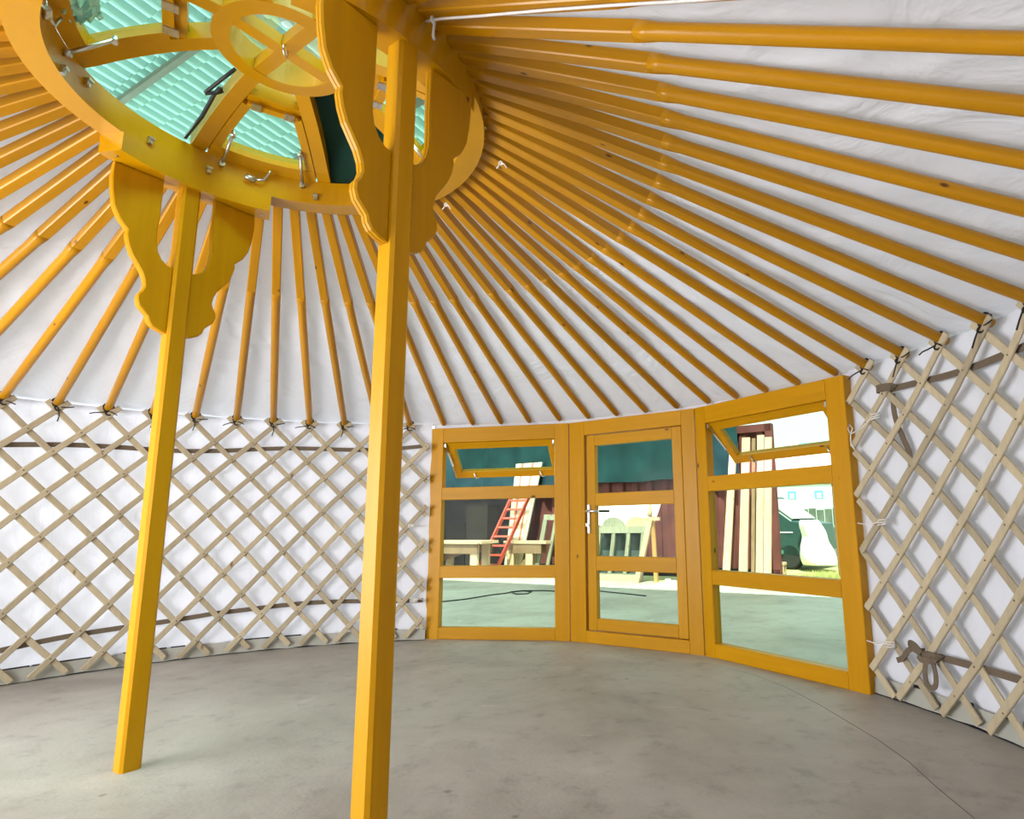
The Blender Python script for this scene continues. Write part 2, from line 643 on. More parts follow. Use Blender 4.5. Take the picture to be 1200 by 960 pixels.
# ------------------------------------------------------------------ door front: two windows and the door
CORN = [Vector((-1.0524, 2.7605, 0)), Vector((.1292, 2.9246, 0)), Vector((1.1937, 2.6418, 0)), Vector((2.1387, 1.9122, 0))]
TH = .072


def panel_empty(name, k, label):
    t = CORN[k + 1] - CORN[k]
    e = empty(name, CORN[k], math.atan2(t.y, t.x))
    tag(e, label, None, None, 'structure')
    return e, t.length


def member(parent, name, x0, x1, z0, z1, y0=0.0, y1=TH, mat=None):
    m = mat or (M_WX if abs(x1 - x0) > abs(z1 - z0) else M_WZ)
    b = MB()
    x0, x1 = min(x0, x1), max(x0, x1)
    g = .004
    if abs(x1 - x0) > abs(z1 - z0):
        prof = [(y0 + g, z0), (y1 - g, z0), (y1, z0 + g), (y1, z1 - g), (y1 - g, z1), (y0 + g, z1), (y0, z1 - g), (y0, z0 + g)]
        b.quads([[(x, y, z) for y, z in prof] for x in (x0, x1)])
    else:
        prof = [(x0 + g, y0), (x1 - g, y0), (x1, y0 + g), (x1, y1 - g), (x1 - g, y1), (x0 + g, y1), (x0, y1 - g), (x0, y0 + g)]
        b.quads([[(x, y, z) for x, y in prof] for z in (z0, z1)])
    return b.build(name, m, parent)


def pane(parent, x0, x1, z0, z1, y=.045, mat=None):
    b = MB()
    b.v = [(x0 - .006, y, z0 - .006), (x1 + .006, y, z0 - .006), (x1 + .006, y, z1 + .006), (x0 - .006, y, z1 + .006)]
    b.f = [(0, 1, 2, 3)]
    b.sm = [False]
    return b.build('pane', mat or M_GLW, parent)


def window(name, k, label, theta):
    e, w = panel_empty(name, k, label)
    sl = .115 if k == 0 else .10
    sr = w - 1.07
    member(e, 'stile', 0.002, sl, 0, 1.70)
    member(e, 'stile', w - sr, w - .002, 0, 1.70)
    for z0, z1 in ((0, .09), (.472, .568), (1.10, 1.202), (1.578, 1.70)):
        member(e, 'rail', sl, w - sr, z0, z1, .001)
    pane(e, sl, w - sr, .09, .472)
    pane(e, sl, w - sr, .568, 1.10)
    # glazing beads on the outside
    # top-hung vent sash swung outwards
    s = bpy.data.objects.new('vent_sash', None)
    L, h, d = .372, .062, .045
    x0, x1 = sl + .008, w - sr - .008
    fm = MB()
    fm.box2((x0, 0, -h), (x1, d, 0), .003)
    fm.box2((x0, 0, -L), (x1, d, -L + h), .003)
    fm.box2((x0, 0, -L + h), (x0 + h, d, -h), .003)
    fm.box2((x1 - h, 0, -L + h), (x1, d, -h), .003)
    so = fm.build('vent_sash', M_WX, e)
    so.location = (0, .026, 1.574)
    so.rotation_euler = (theta * D, 0, 0)
    pane(so, x0 + h, x1 - h, -L + h, -h, .02)
    for xx in (x0 + .19, x1 - .16):                       # catches on the bottom rail
        c = MB()
        c.tube([(xx - .012, -.004, -L + .055), (xx, -.018, -L + .02), (xx + .004, -.02, -L + .008)], .006, 6)
        c.tube([(xx + .004, -.02, -L + .008), (xx + .03, -.014, -L + .012)], .005, 6)
        c.build('catch', M_CHR, so)
    for xx, sgn in ((sl + .012, 1), (w - sr - .012, -1)):  # friction stays
        c = MB()
        a = Vector((xx, .02, 1.555))
        th = theta * D
        q = Vector((xx + sgn * .004, .026 + math.sin(th) * .24, 1.574 - math.cos(th) * .24))
        c.bar(a, q, .008, .018, (1, 0, 0))
        c.box(a, (.014, .02, .03))
        c.build('window_stay', M_CHR, e)
    return e


window('window_1', 0, 'left three-light window of the orange timber door front', 42)
window('window_2', 2, 'right three-light window of the orange timber door front', 43)

e, w = panel_empty('door_1', 1, 'middle glazed door of the orange timber door front')
member(e, 'jamb', .002, .146, 0, 1.70)
member(e, 'jamb', .992, w - .002, 0, 1.70)
member(e, 'head', .146, .992, 1.588, 1.70, .001)
member(e, 'sill', .146, .992, 0, .088, .001)
leaf = empty('door_leaf')
leaf.parent = e
lf = [('stile', .160, .238, .095, 1.582), ('stile', .908, .985, .095, 1.582), ('rail', .238, .908, 1.498, 1.582),
      ('rail', .238, .908, 1.022, 1.122), ('rail', .238, .908, .534, .642), ('rail', .238, .908, .095, .18)]
for nm, x0, x1, z0, z1 in lf:
    member(leaf, nm, x0, x1, z0, z1, .012, .062)
for z0, z1 in ((.18, .534), (.642, 1.022), (1.122, 1.498)):
    pane(leaf, .238, .908, z0, z1, .042)
hd = MB()
hd.box2((.166, -.002, .815), (.194, .014, 1.035), .004)
hd.tube([(.180, .0, .985), (.180, -.035, .985), (.20, -.045, .985), (.30, -.045, .983)], .0095, 8)
hd.tube([(.180, .0, .875), (.180, -.012, .875)], .010, 8)
hd.box2((.155, -.004, .868), (.168, .004, .892))
hd.build('door_handle', M_CHR, leaf)
hd = MB()
hd.box2((.166, .06, .815), (.194, .072, 1.035), .004)
hd.tube([(.180, .06, .985), (.180, .108, .985), (.20, .115, .985), (.30, .115, .983)], .0095, 8)
hd.build('door_handle', M_BLKP, leaf)

# ------------------------------------------------------------------ the crown ring (skylight)
AX = 163.6
crown = empty('crown_ring', (0, 0, 2.485), 0, 'round orange timber crown ring with glazed dome at the roof top', 'skylight')
Z0 = 2.485


def zr(r):
    t = (.686 - r) / .438
    return 2.603 + (2.757 - 2.603) * t + .085 * t * (1 - t)


def build_c(mb, name, mat, parent=None):
    """link a mesh modelled in world space under the crown ring"""
    par = parent or crown
    o = mb.build(name, mat, par)
    if parent is None:
        o.location = (0, 0, -Z0)
    return o


build_c(MB().arc(.686, .78, 2.485, 2.604, 0, 360, 96, True), 'rim', M_WN)
for k in range(8):
    a = AX + 45 * k
    t = P(1, a + 90)
    rb = MB()
    rings = []
    for i in range(9):
        r = .70 - (.70 - .240) * i / 8
        c = P(r, a)
        hw = .030
        z = zr(min(r, .686))
        rings.append([c + t * s * hw + Vector((0, 0, zz)) for s, zz in ((-1, z), (1, z), (1, z + .07), (-1, z + .07))])
    rb.quads(rings)
    build_c(rb, 'rib', M_WN)
hub = build_c(MB().arc(.187, .248, 2.755, 2.865, 0, 360, 64, True), 'hub_ring', M_WN)
for a in (AX, AX + 90):
    m_ = MB().bar(P(.192, a, 2.782 + .0005 * (a > 200)), P(.192, a + 180, 2.782 + .0005 * (a > 200)), .052, .05)
    build_c(m_, 'cross_arm', M_WN, hub)
h = MB()
h.torus(P(.03, -40, 2.742), .02, .0035, (1, .4, .1), 14, 6)
build_c(h, 'hook_ring', M_CHR, hub)
disc = MB()
disc.quads([[P(.246, i * 7.5, 2.868) for i in range(48)], [P(.02, i * 7.5, 2.885) for i in range(48)]], True, False)
build_c(disc, 'pane', M_GLR, hub)


def sector_pt(r, a, z):
    return P(r, a, z)


def dome_pane(a0, a1, r0, r1, dz, parent=None, m=None, nm='pane'):
    mb = MB()
    rings = []
    for i in range(7):
        r = r0 + (r1 - r0) * i / 6
        rings.append([P(r, a0 + (a1 - a0) * j / 8, zr(r) + dz * min(1, .15 + .85 * (.70 - r) / .12)) for j in range(9)])
    mb.quads(rings, False, False, True)
    return build_c(mb, nm, m or M_GLR, parent)


for k in range(8):
    a0 = AX - 45 * k
    mid = a0 - 22.5
    if k % 2 == 1:
        dome_pane(a0 - 45, a0, .25, .70, .068)
    else:
        # crosspiece near the hub
        def edge(r, side, off):     # point at radius r on the rib flank
            a = a0 if side > 0 else a0 - 45
            dirn = -1 if side > 0 else 1
            return P(r, a) + P(1, a + 90) * dirn * off
        p1, p2 = edge(.355, 1, .028), edge(.355, -1, .028)
        zz = zr(.335)
        cpz = Vector((0, 0, zz + .034))
        build_c(MB().bar(p1 + cpz, p2 + cpz, .042, .066), 'crosspiece', M_WN)
        dome_pane(a0 - 45, a0, .25, .335, .069)
        # vent sash
        vs = empty('vent_sash')
        vs.parent = crown
        vs.location = (0, 0, -Z0)
        ri, ro, o_ = .384, .652, .033
        fr = .036
        hh = .045

        def bar_r(pa, pb, nm='sash_rail'):
            build_c(MB().bar(pa, pb, fr, hh), nm, M_WN, vs)
        A_, B_ = edge(ri, 1, o_ + fr / 2), edge(ri, -1, o_ + fr / 2)
        C_, D_ = edge(ro + .02, 1, o_ + fr / 2), edge(ro + .02, -1, o_ + fr / 2)
        zi, zo = Vector((0, 0, zr(ri) + hh / 2 - .004)), Vector((0, 0, zr(ro) + hh / 2 - .006))
        bar_r(A_ + zi, B_ + zi)
        for (pi, po, sd_) in ((A_, C_, 1), (B_, D_, -1)):
            prev = None
            mb = MB()
            rings = []
            for i in range(6):
                f = i / 5
                c = pi.lerp(po, f)
                r = c.length
                z = zr(min(.686, r)) - .003
                n_ = (po - pi).cross(Vector((0, 0, 1))).normalized()
                rings.append([c + n_ * s * fr / 2 + Vector((0, 0, q)) for s, q in ((-1, z), (1, z), (1, z + hh), (-1, z + hh))])
            mb.quads(rings)
            build_c(mb, 'sash_rail', M_WN, vs)
        ao = math.degrees((o_ + fr) / ro)
        mb = MB()
        rings = []
        for i in range(11):
            a = a0 - ao * .5 - (45 - ao) * i / 10
            rings.append([P(ro - fr * .6, a, zr(ro) + .003), P(ro + .032, a, 2.602), P(ro + .032, a, zr(ro) + hh), P(ro - fr * .6, a, zr(ro) + hh + .01)])
        mb.quads(rings)
        build_c(mb, 'sash_rail', M_WN, vs)
        dome_pane(a0 - 45, a0, ri - .06, ro + .035, .030, vs)
        # hinges, stays, handle and catches
        for da in (-10, 10):
            c = P(.372, mid + da, zr(.372) - .004)
            hm = MB()
            rot = Matrix.Rotation((mid) * D, 3, 'Z')
            hm.box(c + Vector((0, 0, -.006)), (.050, .040, .006), rot)
            for sx in (-.011, .011):
                hm.box(c + rot @ Vector((sx, .010, -.010)), (.007, .007, .003), rot)
                hm.box(c + rot @ Vector((sx, -.010, -.010)), (.007, .007, .003), rot)
            build_c(hm, 'hinge', M_CHR, vs)
        for da in (14.5, -14.5):
            a = mid + da
            st = MB()
            st.tube([P(.672, a, 2.572), P(.545, a, 2.660)], .0075, 8)
            st.tube([P(.684, a, 2.568), P(.664, a, 2.568)], .012, 8)
            st.tube([P(.545, a, 2.645), P(.545, a, 2.672)], .010, 8)
            build_c(st, 'gas_stay', M_CHR, vs)
        hn = MB()
        hn.tube([P(.684, mid + 3.5, 2.545), P(.672, mid + 3.5, 2.545)], [.016, .013], 10)
        hn.tube([P(.672, mid + 2.5, 2.545), P(.664, mid - .5, 2.55), P(.66, mid - 2, 2.585), P(.655, mid - 2.5, 2.60)], .006, 6)
        hn.tube([P(.675, mid + 6.2, 2.548), P(.675, mid + 2.8, 2.543)], .012, 8)
        build_c(hn, 'sash_handle', M_CHR, vs)
for a, z in ((180, 2.521), (159.6, 2.517), (121.3, 2.517), (-143.2, 2.50), (205, 2.56), (75, 2.52), (30, 2.52)):
    c = MB()
    rot = Matrix.Rotation(a * D, 3, 'Z')
    c.box(P(.680, a, z), (.012, .018, .030), rot)
    c.box(P(.672, a, z + .009), (.012, .026, .008), rot)
    c.tube([P(.682, a, z - .008), P(.670, a, z - .008)], .005, 6)
    build_c(c, 'latch_clip', M_CHR)

# ------------------------------------------------------------------ the two posts with carved brackets
OUT = [(.283, 2.405), (.286, 2.34), (.280, 2.28), (.268, 2.215), (.245, 2.168), (.222, 2.142), (.212, 2.132), (.214, 2.112), (.206, 2.075), (.190, 2.035), (.168, 2.002),
       (.148, 1.972), (.135, 1.940), (.131, 1.912), (.138, 1.890), (.150, 1.872), (.152, 1.850), (.143, 1.822), (.124, 1.802), (.110, 1.788), (.104, 1.766), (.090, 1.748), (.066, 1.736), (.034, 1.728)]
INN = [(.034, 2.022), (.058, 2.030), (.080, 2.048), (.097, 2.078), (.105, 2.12), (.106, 2.16), (.103, 2.25), (.104, 2.405)]


def post(az, label):
    c = P(.735, az)
    e = empty('support_post', c, az * D, label, 'post', 'pair of posts under the crown ring')
    MB().box2((-.037, -.036, 0), (.037, .036, 2.406), .010).build('shaft', M_WZ, e)
    for s in (-1, 1):
        pts = [(s * x, z) for x, z in OUT + INN]
        if s < 0:
            pts = pts[::-1]
        b = MB()
        b.poly(pts, lambda x, z, d: Vector((-.0175 + d, x, z)), .035, .0055)
        b.build('bracket', M_WZ, e)
    cp = MB().arc(.677, .783, 2.405, 2.4855, -26, 26, 22)
    cp.v = [(v[0] - .735, v[1], v[2]) for v in cp.v]
    cap = cp.build('cap', M_WN, e)
    for a in (-23.5, 23.5):
        q = P(.733, a, 2.404)
        sc = MB()
        sc.tube([q - Vector((.735, 0, 0)), q - Vector((.735, 0, .002))], .006, 8)
        sc.build('screw', M_CHR, cap)
    return e


post(-16.6, 'near orange post with carved brackets, running to the bottom photo edge')
post(163.5, 'far orange post with carved brackets, standing whole on the floor at left')

# ------------------------------------------------------------------ lattice walls
HEAD = {0: 164.8, 1: 159.7, 2: 154.5, 3: 149.5, 4: 144.5, 5: 139.3, 6: 134.4, 7: 129.3, 8: 124.2, 9: 119.1, 10: 114.0,
        11: 108.7, 12: 103.9, 13: 99.1, 14: 94.3, 15: 89.1, 16: 84.1, 17: 79.2, 18: 74.2, 19: 68.9, 20: 63.7, 21: 59.1, 22: 54.4, 23: 49.5, 24: 43.9,
        25: 39.0, 26: 34.2, 27: 29.2, 28: 24.0, 29: 19.0}


def head(i):
    if i < 0:
        return 164.8 - 5.08 * i
    if i > 29:
        return 19.0 - 5.03 * (i - 29)
    return HEAD[i]


KZ = [(-.6, 1.755), (0, 1.672), (2, 1.407), (4, 1.150), (6, .868), (8, .574), (10, .270), (11, .120), (11.85, .004)]


def zk(k):
    for (a, za), (b, zb) in zip(KZ, KZ[1:]):
        if k <= b:
            return za + (zb - za) * (k - a) / (b - a)
    return KZ[-1][1]


HS = 2.53
SLW, SLT = .036, .011


def slat_mesh(a_head, sgn, k0, k1, r, off=0.0):
    """one slat bent round the wall: angle = a_head + sgn*HS*k"""
    n = max(1, int(math.ceil((k1 - k0) / 2.0)))
    mb = MB()
    rings = []
    pts = [P(r, a_head + sgn * HS * (k0 + (k1 - k0) * i / n) + off, zk(k0 + (k1 - k0) * i / n)) for i in range(n + 1)]
    for i, p in enumerate(pts):
        t = (pts[min(i + 1, n)] - pts[max(i - 1, 0)]).normalized()
        rad = Vector((p.x, p.y, 0)).normalized()
        w = t.cross(rad).normalized()
        hw, ht, g = SLW / 2, SLT / 2, .0035
        rings.append([p + w * x + rad * y for x, y in ((-hw, ht), (-hw, -ht + g), (-hw + g, -ht), (hw - g, -ht), (hw, -ht + g), (hw, ht))])
    mb.quads(rings)
    return mb


def lattice(a_lo, a_hi, label, ids):
    e = empty('lattice_wall', P(2.88, (a_lo + a_hi) / 2), 0, label, 'lattice', 'lattice wall sections')
    base = e.location.copy()
    near, far = {}, {}

    def clip(a, s):
        ks = [-.45, 11.75]
        for bound, hi in ((a_hi, True), (a_lo, False)):
            kk = (bound - a) / (s * HS)
            if (s > 0) == hi:
                ks[1] = min(ks[1], kk)
            else:
                ks[0] = max(ks[0], kk)
        return ks
    for i in ids:
        a = head(i)
        for s, store, r in ((1, near, 2.876), (-1, far, 2.889)):
            k0, k1 = clip(a, s)
            if k1 - k0 < .5:
                continue
            store[i] = (a, k0, k1)
            jit = rnd.uniform(-.10, .10)
            ends = (max(k0, -.45 + rnd.uniform(-.08, .08)) if k0 <= -.4 else k0, k1 if k1 < 11.7 else 11.75 - rnd.uniform(0, .12))
            mb = slat_mesh(a, s, ends[0], ends[1], r, jit)
            mb.v = [(v[0] - base.x, v[1] - base.y, v[2]) for v in mb.v]
            o = mb.build('slat', M_SLAT, e)
    rv = MB()
    for i, (a, k0, k1) in near.items():
        for k in range(0, 12):
            if not (k0 - .1 <= k <= k1 + .1):
                continue
            aa = a + HS * k
            if a_lo < aa < a_hi:
                p = P(2.8745, aa, zk(k))
                rad = P(1, aa)
                rv.tube([p - base - rad * .0, p - base - rad * .007], [.0062, .0045], 6)
    if rv.v:
        tag(rv.build('rivets', M_RIVET, e), kind='stuff')
    return e


lattice(110.95, 198.0, 'pale lattice wall left of the door front, standing behind the posts', range(-19, 23))
lattice(-22.0, 41.6, 'pale lattice wall right of the door front at the right photo edge', range(12, 38))


# webbing straps threaded behind the lattice
def strap(name, a0, a1, zf, label, knot=None):
    mb = MB()
    rings = []
    n = int(abs(a1 - a0) / 1.2)
    for i in range(n + 1):
        a = a0 + (a1 - a0) * i / n
        z = zf(a)
        rings.append([P(2.898, a, z - .016), P(2.901, a, z - .016), P(2.901, a, z + .016), P(2.898, a, z + .016)])
    mb.quads(rings)
    o = mb.build('webbing_strap', M_STRAP)
    tag(o, label, 'strap')
    if knot:
        ka, kz, low = knot
        kb = MB()
        c = P(2.872, ka, kz)
        rad, tan = P(1, ka), P(1, ka + 90)

        def band(pts, w=.034, th=.004):
            rr_ = []
            sm_ = []
            for i in range(len(pts) - 1):
                p0, p1, p2, p3 = pts[max(i - 1, 0)], pts[i], pts[i + 1], pts[min(i + 2, len(pts) - 1)]
                for q in range(5):
                    u = q / 5
                    sm_.append(.5 * (2 * p1 + (p2 - p0) * u + (2 * p0 - 5 * p1 + 4 * p2 - p3) * u * u + (3 * p1 - p0 - 3 * p2 + p3) * u ** 3))
            pts = sm_ + [pts[-1]]
            for i, p in enumerate(pts):
                t = (pts[min(i + 1, len(pts) - 1)] - pts[max(i - 1, 0)]).normalized()
                sd_ = t.cross(rad)
                sd_ = sd_.normalized() if sd_.length > 1e-4 else Vector((0, 0, 1))
                nn = sd_.cross(t).normalized()
                rr_.append([p + sd_ * x * w / 2 + nn * y * th / 2 for x, y in ((-1, -1), (1, -1), (1, 1), (-1, 1))])
            kb.quads(rr_)
        # collar round the crossing slats, then the loose ends
        L3 = lambda *q: [c + tan * x + rad * y + Vector((0, 0, z)) for x, y, z in q]
        band(L3((-.05, .026, -.004), (-.042, -.006, .0), (0, -.020, .004), (.042, -.010, .004), (.052, .022, .006)), .040, .006)
        if low:
            band(L3((-.046, .0, .004), (-.03, -.024, -.012), (.02, -.028, -.016), (.05, -.016, -.004)), .030, .006)
            band(L3((.02, -.026, .012), (.045, -.034, .040), (.075, -.030, .046), (.088, -.018, .030), (.07, -.014, .018), (.035, -.022, .012)), .030, .005)
            band(L3((.06, -.016, .026), (.11, -.012, .006), (.16, -.006, -.040), (.205, .0, -.060)), .026, .004)
            band(L3((-.008, -.024, -.010), (.000, -.034, -.06), (-.004, -.036, -.110), (-.022, -.032, -.132), (-.044, -.026, -.118), (-.048, -.022, -.075), (-.036, -.018, -.02)), .024, .004)
        else:
            band(L3((-.03, .022, -.03), (-.030, .018, -.12), (-.045, .018, -.20), (-.075, .018, -.28), (-.095, .020, -.34), (-.095, .022, -.42)), .030, .004)
        kb.build('knot', M_STRAP, o)
    return o


strap('a', 111.0, 198, lambda a: 1.545 - .0021 * (a - 111) + .012 * math.sin(a * .25), 'brown webbing strap behind the left lattice near its top')
strap('b', 111.0, 198, lambda a: .318 - .0004 * (a - 111) - (.0045 * max(0, a - 140)) + .012 * math.sin(a * .21), 'brown webbing strap behind the left lattice near the floor')
strap('c', 36.2, -20, lambda a: 1.552 + .006 * math.sin(a * .4), 'brown webbing strap knotted near the top of the right lattice', (36.4, 1.563, False))
strap('d', 33.6, -20, lambda a: .263, 'brown webbing strap tied in a bow low on the right lattice', (34.2, .264, True))


# white cords lashing the lattice to the door front
def cord(pts, label, r=.0028, loops=()):
    mb = MB()
    mb.tube(pts, r, 6)
    for l in loops:
        mb.tube(l, r, 6)
    o = mb.build('lashing_rope', M_WCORD)
    return tag(o, label, 'cord')


def zig(c, w, h, az, n=4):
    t, r = P(1, az + 90), P(1, az)
    pts = []
    for i in range(n * 6 + 1):
        a = i / 6 * 2 * math.pi
        pts.append(Vector(c) + t * (w * math.cos(a) * .5) + Vector((0, 0, h * (i / (n * 6) - .5))) - r * (.012 * math.sin(a) - .002))
    return pts


for (c, az, z, fx, lb) in (((2.262, 1.763, 1.432), 37.9, 1.43, (2.150, 1.905, 1.36), 'white cord lashing the right lattice to the door front, topmost'),
                           ((2.250, 1.778, .882), 38.3, .88, (2.147, 1.907, .875), 'white cord lashing the right lattice to the door front, middle'),
                           ((2.236, 1.797, .278), 38.8, .28, (2.142, 1.912, .27), 'white cord lashing the right lattice to the door front, lowest')):
    fx = Vector(fx)
    c = Vector(c)
    mid = (c + fx) * .5 + Vector((0, 0, -.012))
    ext = [[c + P(1, az + 90) * .02, mid, fx]]
    if z > 1:
        ext.append([fx, fx + Vector((-.012, -.006, .03)), fx + Vector((-.004, -.012, .055)), fx + Vector((.012, -.006, .03)), fx, fx + Vector((-.004, -.014, -.05)), fx + Vector((.012, -.02, -.09))])
    cord(zig(c, .06, .035, az, 3), lb, .0032, ext)
for (c, az, lb) in (((-1.126, 2.640, .897), 113.2, 'white cord lashing the left lattice to the door front, upper'),
                    ((-1.092, 2.653, .312), 112.4, 'white cord lashing the left lattice to the door front, lower')):
    c = Vector(c)
    cord(zig(c, .06, .03, az, 3), lb, .003, [[c, c + P(1, az - 90) * .05 + Vector((0, 0, .01)), c + P(1, az - 90) * .10 + Vector((0, 0, -.01))]])

# ------------------------------------------------------------------ rafter poles
RL = None


def rafter_mesh(L):
    """square at the ring, a shoulder, then round to the foot; local x runs from ring to foot"""
    mb = MB()
    a, b = .0228, .0225
    g = .004
    n = 16

    def sq(x, hw, hh, gg):
        pts = []
        base = [(hw - gg, -hh), (hw, -hh + gg), (hw, hh - gg), (hw - gg, hh), (-hw + gg, hh), (-hw, hh - gg), (-hw, -hh + gg), (-hw + gg, -hh)]
        out = []
        for i in range(8):
            p, q = base[i], base[(i + 1) % 8]
            out.append((x, p[0], p[1]))
            out.append((x, (p[0] + q[0]) / 2, (p[1] + q[1]) / 2))
        return out

    def ci(x, r):
        base = [(1, -2.414), (2.414, -1), (2.414, 1), (1, 2.414), (-1, 2.414), (-2.414, 1), (-2.414, -1), (-1, -2.414)]
        out = []
        for i in range(8):
            ang = math.atan2(base[i][1], base[i][0])
            out.append((x, r * math.cos(ang), r * math.sin(ang)))
            ang2 = math.atan2(base[i][1] + base[(i + 1) % 8][1], base[i][0] + base[(i + 1) % 8][0])
            out.append((x, r * math.cos(ang2), r * math.sin(ang2)))
        return out
    s = .80
    mb.quads([sq(0, .019, .019, g), sq(.02, a, b, g), sq(s - .05, a, b, g)], True, True)
    k = len(mb.f)
    mb.quads([sq(s - .05, a, b, g), sq(s - .01, .0238, .0238, .010), ci(s + .03, .0246), ci(L * .7, .0246), ci(L - .03, .0238), ci(L - .004, .020), ci(L, .010)], True, True, True)
    return mb.mesh('rafter_pole')


def tie_mesh(seed):
    r_ = random.Random(seed)
    mb = MB()
    mb.torus((0, 0, 0), .030, .005, (1, 0, .15), 16, 6)
    mb.torus((.009, 0, -.002), .031, .005, (1, 0, -.1), 16, 6)
    mb.torus((0, 0, -.045), .016, .0048, (1, .3, 0), 12, 6)
    a = r_.uniform(-1, 1)
    mb.tube([(0, .004, -.032), (-.01, .03 * a + .02, -.05), (-.015, .05 * a + .03, -.085 + .03 * a), (-.01, .06 * a + .045, -.11 + .05 * a)], .0036, 6)
    mb.tube([(0, -.004, -.032), (-.012, -.03 + .02 * a, -.04), (-.016, -.065 + .02 * a, -.045 - .02 * a)], .0036, 6)
    me = mb.mesh('tie_cord')
    me.materials.append(M_BLK)
    return me


ties = [tie_mesh(s) for s in range(5)]
ORD = ['', 'first', 'second', 'third', 'fourth', 'fifth', 'sixth', 'seventh', 'eighth', 'ninth', 'tenth', 'eleventh', 'twelfth', 'thirteenth', 'fourteenth']
rme = None


def rafter(i, label, group):
    global rme
    ring = P(.776, 166.34 - 5.168 * i, 2.556)
    over = 11 <= i <= 24
    f = P(2.93, head(i), 1.712 if not over else 1.742)
    d = f - ring
    if rme is None:
        rme = rafter_mesh(d.length)
        rme.materials.append(M_RAFT)
    o = bpy.data.objects.new('rafter_pole', rme)
    COL.objects.link(o)
    x = d.normalized()
    y = Vector((0, 0, 1)).cross(x).normalized()
    z = x.cross(y)
    Mx = Matrix(((x.x, y.x, z.x, ring.x), (x.y, y.y, z.y, ring.y), (x.z, y.z, z.z, ring.z), (0, 0, 0, 1)))
    o.matrix_world = Mx
    tag(o, label, 'rafter', group)
    if not over:
        t = share('tie_cord', ties[i % 5], o)
        t.location = (d.length - .045, 0, 0)
        t.rotation_euler = (0, 0, 0)
    return o


G = 'orange rafter poles fanning from the crown ring'
for i in range(-13, 39):
    if i > 35:
        lb = 'orange rafter pole just above the top photo edge, %s beyond the last one in view' % ORD[i - 35]
    elif i == 35:
        lb = 'orange rafter pole beside the white string, crossing the top photo edge'
    elif i < 0:
        lb = 'orange rafter pole crossing the left photo edge, %s above the leftmost lattice head' % ORD[-i]
    elif i == 0:
        lb = 'orange rafter pole tied to the leftmost lattice head, at the left photo edge'
    elif i == 3:
        lb = 'orange rafter pole tied to the lattice head hidden behind the far post'
    elif i == 9:
        lb = 'orange rafter pole whose foot is hidden behind the near post'
    elif i in (1, 2):
        lb = 'orange rafter pole tied to the %s lattice head from the left photo edge' % ORD[i + 1]
    elif i < 9:
        lb = 'orange rafter pole tied to the %s lattice head right of the far post' % ORD[i - 3]
    elif i == 10:
        lb = 'orange rafter pole tied to the lattice head just left of the door front'
    elif i <= 15:
        lb = 'orange rafter pole resting on the left window, %s from its left end' % ORD[i - 10]
    elif i <= 19:
        lb = 'orange rafter pole resting on the door head, %s from its left end' % ORD[i - 15]
    elif i <= 24:
        lb = 'orange rafter pole resting on the right window, %s from its left end' % ORD[i - 19]
    elif i <= 28:
        lb = 'orange rafter pole tied to the %s lattice head right of the door front' % ORD[i - 24]
    elif i == 29:
        lb = 'orange rafter pole tied to the lattice head at the right photo edge'
    else:
        lb = 'orange rafter pole crossing the right photo edge, %s above the last lattice head' % ORD[i - 29]
    rafter(i, lb, G)

# white string lying along a rafter near the crown, and two short ends
mb = MB()
mb.tube([(.770, -.188, 2.512), (.793, -.195, 2.502), (.839, -.208, 2.484), (.983, -.235, 2.427), (1.226, -.285, 2.331), (1.435, -.325, 2.248), (1.596, -.353, 2.184), (1.818, -.395, 2.096), (2.3, -.47, 1.91)], .0042, 6)
mb.tube([(.803, -.198, 2.498), (.806, -.196, 2.485), (.802, -.194, 2.445), (.806, -.192, 2.432)], .0048, 6)
mb.torus((.803, -.198, 2.497), .010, .0045, (1, 0, 0), 10, 6)
tag(mb.build('white_string', M_WCORD), 'white string running along a rafter by the crown ring, top of photo', 'string')
for a, r, lb in ((72.2, .83, 'short white string end tied under a rafter right of the near post'), (39.5, .87, 'short white string end by a rafter at the right rim of the crown ring')):
    c = P(r, a, 2.48)
    mb = MB()
    mb.torus(c, .008, .003, (0, 1, .2), 10, 6)
    mb.tube([c, c + Vector((.02, -.006, -.012)), c + Vector((.03, -.002, -.03))], .003, 6)
    mb.tube([c, c + Vector((-.012, -.002, -.018)), c + Vector((-.02, .002, -.02))], .003, 6)
    tag(mb.build('white_string', M_WCORD), lb, 'string')

# black crank rod hanging under the fixed skylight pane
mb = MB()
mb.tube([(-.665, .133, 2.618), (-.54, .105, 2.676), (-.419, .057, 2.722), (-.384, .050, 2.732), (-.378, .058, 2.733)], .0085, 8)
mb.tube([(-.386, .066, 2.733), (-.405, .058, 2.722), (-.428, .046, 2.718), (-.447, .040, 2.714), (-.444, .034, 2.716), (-.426, .032, 2.720), (-.346, .022, 2.742), (-.262, .010, 2.760)], .0075, 8)
tag(mb.build('crank_rod', M_BLKP), 'black bent crank rod hanging below the skylight beside a rib', 'rod')

